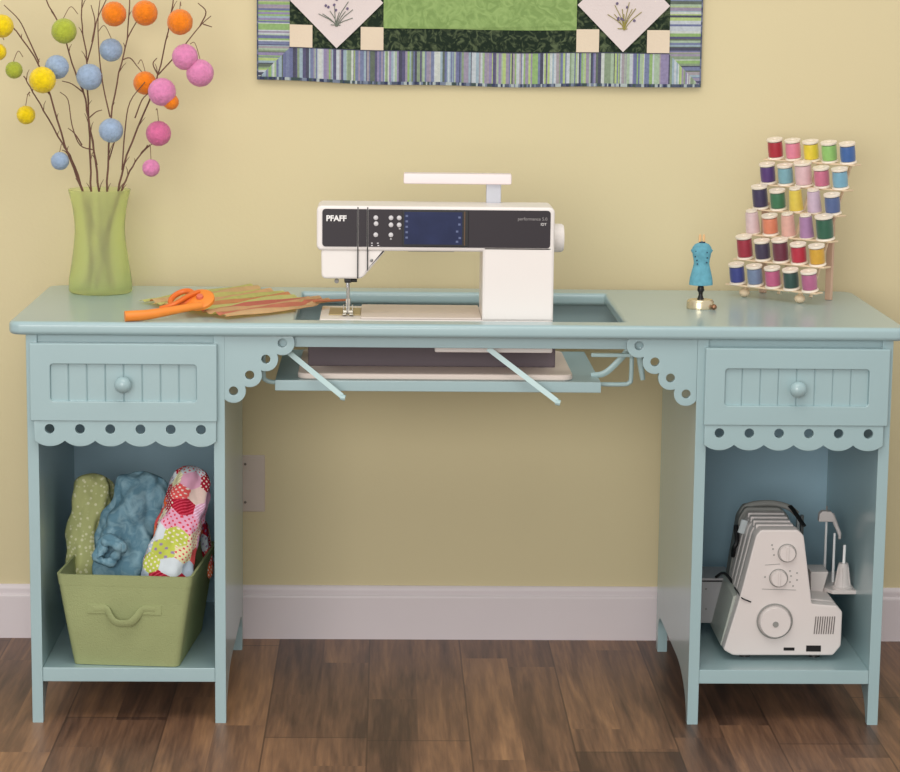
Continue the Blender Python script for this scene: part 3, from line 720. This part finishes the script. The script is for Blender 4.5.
def spool_bodies(kind):
    R, H = {'s': (.0168, .041), 'm': (.0172, .0465), 'l': (.0188, .0485), 'c': (.0152, .0475)}[kind]
    if kind == 'c':
        core = lathe(BM(), [(0, 0), (R, 0), (R, .002), (R*.5, .003), (R*.45, H-.004), (R*.75, H-.003), (R*.75, H), (.003, H), (.003, H-.002), (0, H-.002)], (0, 0, 0), 28)
        pr_ = [(0, .0022)]; r_ = R*.95
        n = 18
        for k in range(n+1):
            z = .0025+(H-.007)*k/n; pr_.append((r_*(1-.14*(k/n))+(.00025 if k % 2 else 0), z))
        pr_.append((R*.5, H-.0035)); pr_.append((0, H-.0035)); th = lathe(BM(), pr_, (0, 0, 0), 28)
    else:
        core = lathe(BM(), [(0, 0), (R, 0), (R*1.02, .0012), (R*.98, .0035), (R*.55, .0045), (R*.55, H-.0065), (R*.96, H-.0045), (R, H-.0015), (R*.97, H), (.0045, H), (.004, H-.002), (0, H-.002)], (0, 0, 0), 28)
        pr_ = [(0, .005)]; n = 16
        for k in range(n+1):
            z = .0048+(H-.0115)*k/n; pr_.append((R*.86+(.0003 if k % 2 else 0)+.0006*math.sin(k/n*PI), z))
        pr_.append((0, H-.0065)); th = lathe(BM(), pr_, (0, 0, 0), 28)
    return core, th
for j, row in enumerate(spools):
    for i, (cn, rgb, kind) in enumerate(row):
        m = mat('thread_'+cn.replace(' ', '_'), tuple(c*.80+26 for c in rgb), .42, var=.06, vscale=100, sheen=.3)
        loc = Rr @ Vector((i*SX, j*SY, z00+j*SZ+.0012))
        lab = cn+' thread on a cream spool, '+rown[j]+' of the rack'
        if kind not in protos:
            core, th = spool_bodies(kind)
            root = thing('thread_spool', lab, 'thread spool')
            c_ = part('spool_core', core, SPC, root); t2 = part('thread', th, m, root, ang=20)
            protos[kind] = (root, c_, t2)
        else:
            r0_, c0_, t0_ = protos[kind]
            root = r0_.copy(); COL.objects.link(root)
            c_ = c0_.copy(); COL.objects.link(c_); c_.parent = root
            t2 = t0_.copy(); t2.data = t0_.data.copy(); t2.data.materials[0] = m; COL.objects.link(t2); t2.parent = root
        root.location = loc; root.rotation_euler = (math.radians(11), 0, RY)
        root['label'] = lab; root['category'] = 'thread spool'; root['group'] = 'thread spools on the rack'

# ---------------------------------------------------------------- fabric basket in the left pedestal
BA = math.radians(-5); SH = .1065
BC = Vector((-.6215, -.590, SH))      # front bottom centre
RB = Matrix.Translation(BC) @ Matrix.Rotation(BA, 4, 'Z')
bas = thing('storage_basket', 'olive green fabric bin on the shelf of the left pedestal', 'basket', tuple(BC), (0, 0, BA))
CAN = mat('olive_canvas', (154, 162, 116), .85, spec=.2, var=.06, vscale=12, bump=.6, bscale=420)
def ring(wd, y0, y1, z, r=.012, n=4): return [(x, y, z) for x, y in rrect(-wd, wd, y0, y1, r, n)]
def shell(bm, rings, close_bottom=True):
    V = [[bm.verts.new(p) for p in rg] for rg in rings]; n = len(V[0])
    for a, c in zip(V, V[1:]):
        for k in range(n): bm.faces.new((a[k], a[(k+1) % n], c[(k+1) % n], c[k]))
    bm.faces.new(V[0][::-1]) if close_bottom else None
    bm.faces.new(V[-1]); bmesh.ops.recalc_face_normals(bm, faces=bm.faces); return bm
H = .176; b = BM()
rg = []
for k in range(7):
    t_ = k/6; wd = .100+.0275*t_; bow = .003*math.sin(t_*PI)
    rg.append(ring(wd, -.002-.012*t_-bow, .270+.012*t_, .001+(H-.001)*t_))
inn = []
for k in range(5):
    t_ = 1-k/4*.9; wd = .100+.0275*t_-.003; inn.append(ring(wd, -.002-.012*t_+.003, .270+.012*t_-.003, H*t_))
shell(b, rg+inn); bmesh.ops.transform(b, matrix=RB, verts=b.verts); part('bin_body', b, CAN, bas)
b = BM(); o1 = ring(.1252, -.0140, .2805, H-.020); o2 = ring(.1282, -.0152, .2828, H+.001); i2 = ring(.1235, -.0105, .278, H+.001); i1 = ring(.123, -.010, .2775, H-.022)
V = [[b.verts.new(p) for p in rg_] for rg_ in (o1, o2, i2, i1)]
for a, c in zip(V, V[1:]+V[:1]):
    for k in range(len(a)): b.faces.new((a[k], a[(k+1) % len(a)], c[(k+1) % len(a)], c[k]))
bmesh.ops.recalc_face_normals(b, faces=b.faces); bmesh.ops.transform(b, matrix=RB, verts=b.verts); part('rim_band', b, CAN, bas)
b = BM()
hp = [(-.058, -.0125, .112), (-.040, -.0125, .113), (-.032, -.015, .111), (-.024, -.023, .100), (-.014, -.027, .091), (0, -.028, .089), (.014, -.027, .091), (.024, -.023, .100), (.032, -.015, .111), (.040, -.0125, .113), (.058, -.0125, .112)]
tube(b, smooth_path(hp, 4), .0075, 10, flat=(.35, 1)); bmesh.ops.transform(b, matrix=RB, verts=b.verts); hnd = part('handle', b, CAN, bas)
for s_ in (-1, 1):
    b = box(BM(), s_*.052-.018, s_*.052+.018, -.0140, -.0095, .103, .121, .001)
    bmesh.ops.transform(b, matrix=RB, verts=b.verts); part('handle_tab', b, CAN, hnd)

def hexcol(u, v, s=.0180):
    # axial hex coordinates
    q = (2/3*u)/s; r = (-1/3*u+math.sqrt(3)/3*v)/s
    x, z = q, r; y = -x-z; rx, ry, rz = round(x), round(y), round(z)
    dx, dy, dz = abs(rx-x), abs(ry-y), abs(rz-z)
    if dx > dy and dx > dz: rx = -ry-rz
    elif dy <= dz: rz = -rx-ry
    rn = random.Random(rx*7919+rz*104729+5)
    base = rn.choice([(176, 24, 52), (222, 216, 170), (226, 104, 60), (170, 186, 66), (208, 216, 222), (228, 170, 196), (236, 222, 190), (190, 200, 88), (226, 90, 90), (232, 206, 196), (176, 190, 206), (168, 22, 48)])
    k = rn.choice('spdnnd')
    cx, cy = s*1.5*rx, s*math.sqrt(3)*(rz+rx/2)
    edge = max(dx, dy, dz)
    if k == 's' and math.sin((u+v)*900) > .45: return tuple(min(255, c+50) for c in base)
    if k == 'd' and math.sin(u*620)*math.sin(v*620) > .5: return (214, 60, 84) if base[0] > 200 and base[1] > 150 else (236, 226, 214)
    if k == 'p' and (math.sin(u*420+v*150)*math.cos(v*400)) > .55: return (150, 130, 170)
    return base
def roll(name, label, path, widths, depth, m, hexes=False, seed=0, wrinkle=.004, nu=96, nv=110, twist=0, parent=None, group='folded fabrics in the bin'):
    """a rolled length of cloth: flattened tube with folds along it"""
    P = smooth_path(path, 8); b = BM(); lay = b.loops.layers.float_color.new('tint'); V = []; L_ = 0; UV = []
    for i in range(nv+1):
        t_ = i/nv; f = t_*(len(P)-1); k = min(int(f), len(P)-2); p = P[k].lerp(P[k+1], f-k); d = (P[k+1]-P[k]).normalized()
        q = t_*(len(widths)-1); kk = min(int(q), len(widths)-2); wv = widths[kk]+(widths[kk+1]-widths[kk])*(q-kk)
        s_ = d.cross(Vector((0, 1, 0))).normalized(); n_ = s_.cross(d).normalized()
        if i: L_ += (p-pp).length
        pp = p; rw = []; e = min(t_, 1-t_)*8; cap = math.sqrt(max(0.02, 1-(1-min(1, e))**2))
        for j in range(nu):
            a = 2*PI*j/nu; ca, sa = math.cos(a), math.sin(a)
            x = math.copysign(abs(ca)**.8, ca)*wv*cap; y = math.copysign(abs(sa)**.8, sa)*depth*cap
            q_ = p+s_*x+n_*y
            nn = noise.noise(Vector((q_.x*28+seed, q_.y*28, q_.z*12)))*wrinkle*1.6+noise.noise(Vector((q_.x*70, q_.y*60+seed, q_.z*34)))*wrinkle*.8
            nn += wrinkle*.5*math.sin(a*5+t_*6+seed)
            q_ += (s_*ca+n_*sa)*nn*cap
            rw.append(b.verts.new(q_)); 
        V.append(rw); UV.append(L_)
    per = 2*PI*(sum(widths)/len(widths)+depth)/2
    for i in range(nv):
        for j in range(nu):
            jj = (j+1) % nu; fc = b.faces.new((V[i][j], V[i][jj], V[i+1][jj], V[i+1][j]))
            if hexes:
                for l, (ii, j2) in zip(fc.loops, ((i, j), (i, j+1), (i+1, j+1), (i+1, j))):
                    l[lay] = (*lin(hexcol(UV[ii]+.01, j2/nu*per+.004*math.sin(UV[ii]*30)+twist*UV[ii])), 1)
    b.faces.new(V[0][::-1]); b.faces.new(V[-1]); bmesh.ops.recalc_face_normals(b, faces=b.faces)
    o = part(name, b, m, ang=60); tag(o, label, 'fabric', group); return o
def speckle_mat(name, c1, c2, scale, thr):
    m = bpy.data.materials.new(name); m.use_nodes = True; nt = m.node_tree; N = nt.nodes; L = nt.links; B_ = N['Principled BSDF']
    B_.inputs['Roughness'].default_value = .85; B_.inputs['Specular IOR Level'].default_value = .2
    tc = N.new('ShaderNodeTexCoord'); n = N.new('ShaderNodeTexVoronoi'); n.inputs['Scale'].default_value = scale
    L.new(tc.outputs['Object'], n.inputs['Vector']); cr = N.new('ShaderNodeValToRGB'); e = cr.color_ramp.elements
    e[0].position = thr; e[0].color = (*lin(c2), 1); e[1].position = thr+.1; e[1].color = (*lin(c1), 1)
    L.new(n.outputs['Distance'], cr.inputs[0]); L.new(cr.outputs[0], B_.inputs['Base Color'])
    return m
GF = speckle_mat('green_speckle_cotton', (182, 186, 128), (218, 218, 178), 110, .26)
BF = print_mat('blue_batik_cotton', (98, 136, 154), (134, 168, 182), 45, .5, 1.0)
HF = mat('hexagon_patchwork_cotton', None, .85, spec=.2, var=.03, attr='tint')
YB = -.47
roll('fabric_roll', 'speckled green fabric roll standing at the left of the bin', [at(90, 600, -.42), at(88, 560, -.42), at(87, 525, -.41), at(92, 500, -.40), at(97, 474, -.38)], [.036, .042, .037, .034, .037, .036], .030, GF, seed=1, wrinkle=.0055)
roll('fabric_roll', 'blue mottled fabric roll leaning in the middle of the bin', [at(122, 600, -.475), at(121, 563, -.475), at(128, 530, -.46), at(140, 500, -.45), at(147, 472, -.43)], [.044, .054, .056, .050, .045, .044], .030, BF, seed=4.2, wrinkle=.009)
# crumpled open end of the blue cloth
b = BM(); c_ = at(109, 551, -.512); lp = []
for k in range(45):
    a = k/44*2*PI*1.6; rr = 1-.42*k/44
    lp.append(c_+Vector((math.cos(a)*.024*rr+.004*math.sin(a*3), -.004*math.sin(a*2)-.006*k/44, math.sin(a)*.027*rr)))
tube(b, lp, [.0085+.002*math.sin(k*1.3) for k in range(45)], 10)
part('rolled_end', b, BF, bpy.data.objects['fabric_roll.001'], ang=90)
roll('fabric_roll', 'hexagon patchwork fabric roll leaning against the right side of the bin', [at(165, 600, -.53), at(169, 565, -.53), at(178, 530, -.52), at(187, 500, -.50), at(193, 466, -.48)], [.044, .050, .046, .040, .042, .040], .030, HF, hexes=True, seed=9, wrinkle=.0055, nu=220, nv=300)
roll('fabric_scrap', 'pink patterned cloth corner hanging over the right rim of the bin', [at(204, 520, -.36), at(206, 545, -.37), at(209, 562, -.375), at(210, 578, -.375)], [.006, .010, .008, .004], .02, HF, hexes=True, seed=12, wrinkle=.002, nu=100, nv=120)

# ---------------------------------------------------------------- serger in the right pedestal
S0 = -.546
sg = thing('overlock_machine', 'white overlock sewing machine turned sideways on the right pedestal shelf', 'sewing machine', (.63, -.40, SH))
SW = mat('serger_plastic', (214, 206, 203), .4, var=.015); SG = mat('serger_grey', (140, 140, 136), .45)
def P2(l, Y=S0): return [((lambda v: (v.x, v.z))(at(x, y, Y))) for x, y in l]
zb_ = SH+.004
def body(name, pts, y0, y1, m, parent, r=.005, bev=.003, lab=None):
    return part(name, plate(BM(), [rpoly(P2(pts), r)], (y1-y0)/2, XZ((y0+y1)/2), bev, 2), m, parent, label=lab)
endf = [(740, 597), (756, 536), (761, 530), (798, 530), (804, 536), (812, 604), (837, 606), (842.5, 612), (841, 646), (833, 655.5), (733, 655.5), (723.5, 650)]
body('end_cover', endf, S0, S0+.035, SW, sg, .004)
for k in range(4):    # ribbed thread-tension section
    y0 = S0+.036+k*.034
    body('rib_section', [(741, 600), (757.5-k*.6, 538), (763, 532), (797, 532), (803, 538), (809, 604)], y0, y0+.030, SW if k % 2 == 0 else GREY if False else SW, sg, .006, .003)
b = BM(); 
plate(b, [rpoly(P2([(745, 606), (761, 542), (766, 538), (794, 538), (800, 544), (806, 606)]), .004)], .080, XZ(S0+.02+.085)); part('core', b, SG, sg)
body('rear_cover', [(741, 600), (752, 538), (759, 527), (794, 527), (804, 536), (811, 604)], S0+.172, S0+.215, SG, sg, .006)
body('lower_body', [(740, 600), (811, 603), (837, 606), (842, 612), (840.5, 646), (832, 655), (733, 655), (724.5, 649)], S0+.0355, S0+.235, SW, sg, .004)
part('looper_cover', plate(BM(), [rpoly(P2([(736, 601), (743, 599), (730, 654), (722.8, 650)]), .002)], .10, XZ(S0+.135), .001, 1), mat('pale_grey_cover', (176, 180, 172), .35), sg)
def disc(name, px, py, r, h, m, parent, Y=S0, extra=None):
    c = at(px, py, Y); pr_ = [(0, 0), (r, 0), (r, h*.7), (r*.93, h), (r*.6, h), (r*.55, h*.8), (0, h*.8)] if extra else [(0, 0), (r, 0), (r, h*.7), (r*.92, h), (0, h)]
    return part(name, lathe(BM(), pr_, (c.x, c.y, c.z), 32, 'Y'), m, parent)
hw = disc('hand_wheel', 774.5, 621, .0305, .014, SW, sg); disc('wheel_hub', 774.5, 622.5, .006, .0155, SG, hw)
part('wheel_recess', lathe(BM(), [(.032, 0), (.0345, 0), (.0345, .0025), (.032, .0025), (.032, 0)], tuple(at(774.5, 621, S0)), 36, 'Y'), SG, sg)
for px, py in ((787, 553), (778.5, 578)):
    d_ = disc('adjusting_dial', px, py, .0155, .010, SW, sg)
    c = at(px, py, S0); part('dial_grip', box(BM(), c.x-.002, c.x+.002, c.y-.0125, c.y-.009, c.z-.014, c.z+.014, .0008), SW, d_)
    part('dial_ring', lathe(BM(), [(.0165, 0), (.018, 0), (.018, .001), (.0165, .001), (.0165, 0)], (c.x, c.y, c.z), 30, 'Y'), SG, d_)
b = BM()
for px, py in ((772, 545), (773, 549), (774, 555), (765, 577), (790, 571), (791, 576), (790, 582), (797, 573), (797, 580), (793, 586)):
    c = at(px, py, S0-.0004); box(b, c.x-.0015, c.x+.0015, c.y-.0004, c.y+.0004, c.z-.0012, c.z+.0012)
for (a, c_) in (((765, 565), (780, 564)), ((762, 589), (796, 590))):
    p, q = at(*a, S0-.0004), at(*c_, S0-.0004); tube(b, [p, q], .0005, 5)
part('dial_marks', b, SG, sg)
b = BM()
for k in range(9):
    p, q = at(815+k*2.35-.9, 634, S0-.0005), at(816+k*2.35, 616.5, S0-.0005); tube(b, [p, q], .0010, 5)
part('vent_slots', b, mat('vent_dark', (110, 104, 102), .6), sg)
for (x0, y0, x1, y1) in ((783.5, 647.5, 794.5, 650.5), (806, 645.5, 821, 651.5)):
    p, q = at(x0, y1, S0), at(x1, y0, S0); part('socket', box(BM(), p.x, q.x, S0-.0008, S0+.001, p.z, q.z, .0003), BLACK, sg)
b = BM(); tube(b, smooth_path([at(751, 602, S0-.001), at(742, 598, S0-.001), at(738, 592, S0+.03), at(733, 586, S0+.12)], 4), .0014, 6); part('seam_line', b, BLACK, sg)
for y in (S0+.04, S0+.20):
    for px in (748, 818):
        c = at(px, 655, S0); part('foot', lathe(BM(), [(0, 0), (.011, 0), (.010, .0062), (0, .0062)], (c.x, y, SH+.0002), 16), BLACK, sg)
# top details
part('top_guide', box(BM(), *[at(755, 0, S0+.12).x, at(790, 0, S0+.12).x], S0+.10, S0+.135, .385-.020, .3665+.006, .002), mat('serger_light', (222, 214, 206), .4), sg) if False else None
c0 = at(757, 527, S0+.03); c1 = at(793, 527, S0+.03)
b = BM()
for k in range(4):
    y = S0+.045+k*.034; box(b, c0.x, c1.x+.004, y, y+.018, c0.z-.014, c0.z+.002, .003)
part('thread_guides', b, SW, sg)
cb_ = at(770, 505, S0+.2); b = BM(); tube(b, smooth_path([at(739, 530, S0+.19), at(742, 512, S0+.19), at(750, 505, S0+.19), at(770, 503, S0+.19), at(788, 507, S0+.19), at(797, 514, S0+.19)], 5), .006, 10)
part('rear_handle', b, SG, sg)
b = BM(); tube(b, [at(790, 506, S0+.10), at(794, 511, S0+.09), at(804, 526, S0+.06)], .0042, 8, flat=(1.3, .7)); part('tension_lever', b, BLACK, sg)
b = BM(); tube(b, smooth_path([at(736, 525, S0+.15), at(737, 541, S0+.15), at(734, 548, S0+.15), at(733, 556, S0+.16)], 4), .0045, 8); part('presser_lever', b, BLACK, sg)
b = BM(); tube(b, [at(745, 520, S0+.12), at(741, 533, S0+.12)], .007, 8, flat=(1, .5)); part('lamp_cover', b, mat('serger_light', (196, 204, 206), .3), sg)
# work bed that reaches left behind the pedestal side
p = at(700, 622, -.36); q = at(727, 577, -.36)
part('extension_bed', box(BM(), p.x-.02, q.x+.01, -.37, -.27, p.z, q.z, .003), mat('bed_grey', (178, 176, 178), .4), sg)
part('bed_seam', box(BM(), p.x-.018, q.x, -.3715, -.369, q.z-.007, q.z-.0045), BLACK, sg)
b = BM(); tube(b, smooth_path([at(716, 577, -.375), at(724, 573, -.40), at(733, 583, -.42), at(741, 596, -.45)], 4), .003, 6); part('cloth_guard', b, BLACK, sg)
for py in (589, 609):
    c = at(706, py, -.371); part('bed_screw', lathe(BM(), [(0, 0), (.002, 0), (.0015, .001), (0, .001)], tuple(c), 10, 'Y'), SG, sg)
# thread stand behind/right
A = lambda x, y, d=-.40: at(x, y, d)
p, q = A(813, 604), A(824, 571); 
part('stand_bracket', plate(BM(), [rpoly(P2([(808, 568), (826, 568), (823, 578), (816, 602), (808, 606)], -.41), .002)], .03, XZ(-.41), .002, 1), SW, sg)
zt = A(835, 592, -.44).z
pl = [(A(822, 0).x, -.38), (A(856.5, 0, -.44).x, -.47), (A(834, 0, -.44).x, -.47), (A(812, 0).x, -.37), (A(812, 0).x, -.27), (A(850, 0, -.30).x, -.27)]
x0_, x1_ = at(832, 592, -.45).x, at(857, 592, -.45).x
pts = rpoly([(x0_, -.455), (x1_, -.455), (x1_, -.415), (x1_-.012, -.30), (x0_-.035, -.30), (x0_-.040, -.385)], .004)
tray = part('spool_tray', plate(BM(), [pts], .004, XY(zt+.003), .0015, 1), SW, sg)
def pin(px, ytop, ybot, Y, r=.0028, m=None):
    a, c = at(px, ytop, Y), at(px, ybot, Y); return part('spool_pin', tube(BM(), [(c.x, Y, zt+.006), (c.x, Y, a.z)], [r, r*.8], 10), m or mat('pin_white', (226, 224, 220), .35), sg)
c = at(842.5, 588, -.435)
cone = part('spool_cone', lathe(BM(), [(0, 0), (.0205, 0), (.021, .003), (.018, .005), (.0155, .012), (.0105, .046), (.009, .050), (0, .050)], (c.x, -.435, zt+.0068), 24), SW, sg)
b = BM()
for k in range(6):
    a = k*PI/3+.3; tube(b, [(c.x+.0165*math.cos(a), -.435+.0165*math.sin(a), zt+.012), (c.x+.0105*math.cos(a), -.435+.0105*math.sin(a), zt+.050)], .0016, 6)
part('cone_fin', b, SW, cone)
part('spool_pin', tube(BM(), [(c.x+.0005, -.435, zt+.05), (c.x+.001, -.435, at(844, 545, -.435).z)], .0028, 10), mat('pin_white', None), sg)
pin(833, 533, 575, -.385); pin(825, 522, 560, -.345)
PS = mat('frosted_mast', (168, 176, 178), .3)
part('guide_mast', box(BM(), at(815.2, 0, -.36).x, at(818, 0, -.36).x, -.366, -.352, zt, at(818, 515, -.36).z, .001), PS, sg)
part('guide_mast', box(BM(), at(819.2, 0, -.36).x, at(822.4, 0, -.36).x, -.366, -.354, zt, at(818, 515, -.36).z, .001), mat('smoked_mast', (92, 98, 100), .3), sg)
part('guide_head', plate(BM(), [rpoly(P2([(818, 521), (819, 513), (822, 510.5), (831, 511), (834.5, 517), (833, 521)], -.36), .002)], .008, XZ(-.36), .001, 1), SW, sg)
part('guide_arm', tube(BM(), smooth_path([at(832, 514, -.36), at(836, 525, -.36), at(839.5, 534, -.365), at(839.5, 539, -.37)], 5), [.0045]*6+[.004]*5+[.003]*5, 10), SW, sg)
part('guide_peg', tube(BM(), [at(826.5, 511, -.36), at(827, 506, -.36)], .0018, 6), SG, sg)
part('frosted_cover', box(BM(), at(812, 0, -.33).x, at(816, 0, -.33).x, -.335, -.30, zt, at(812, 529, -.33).z, .002), mat('pale_grey_cover', None), sg)
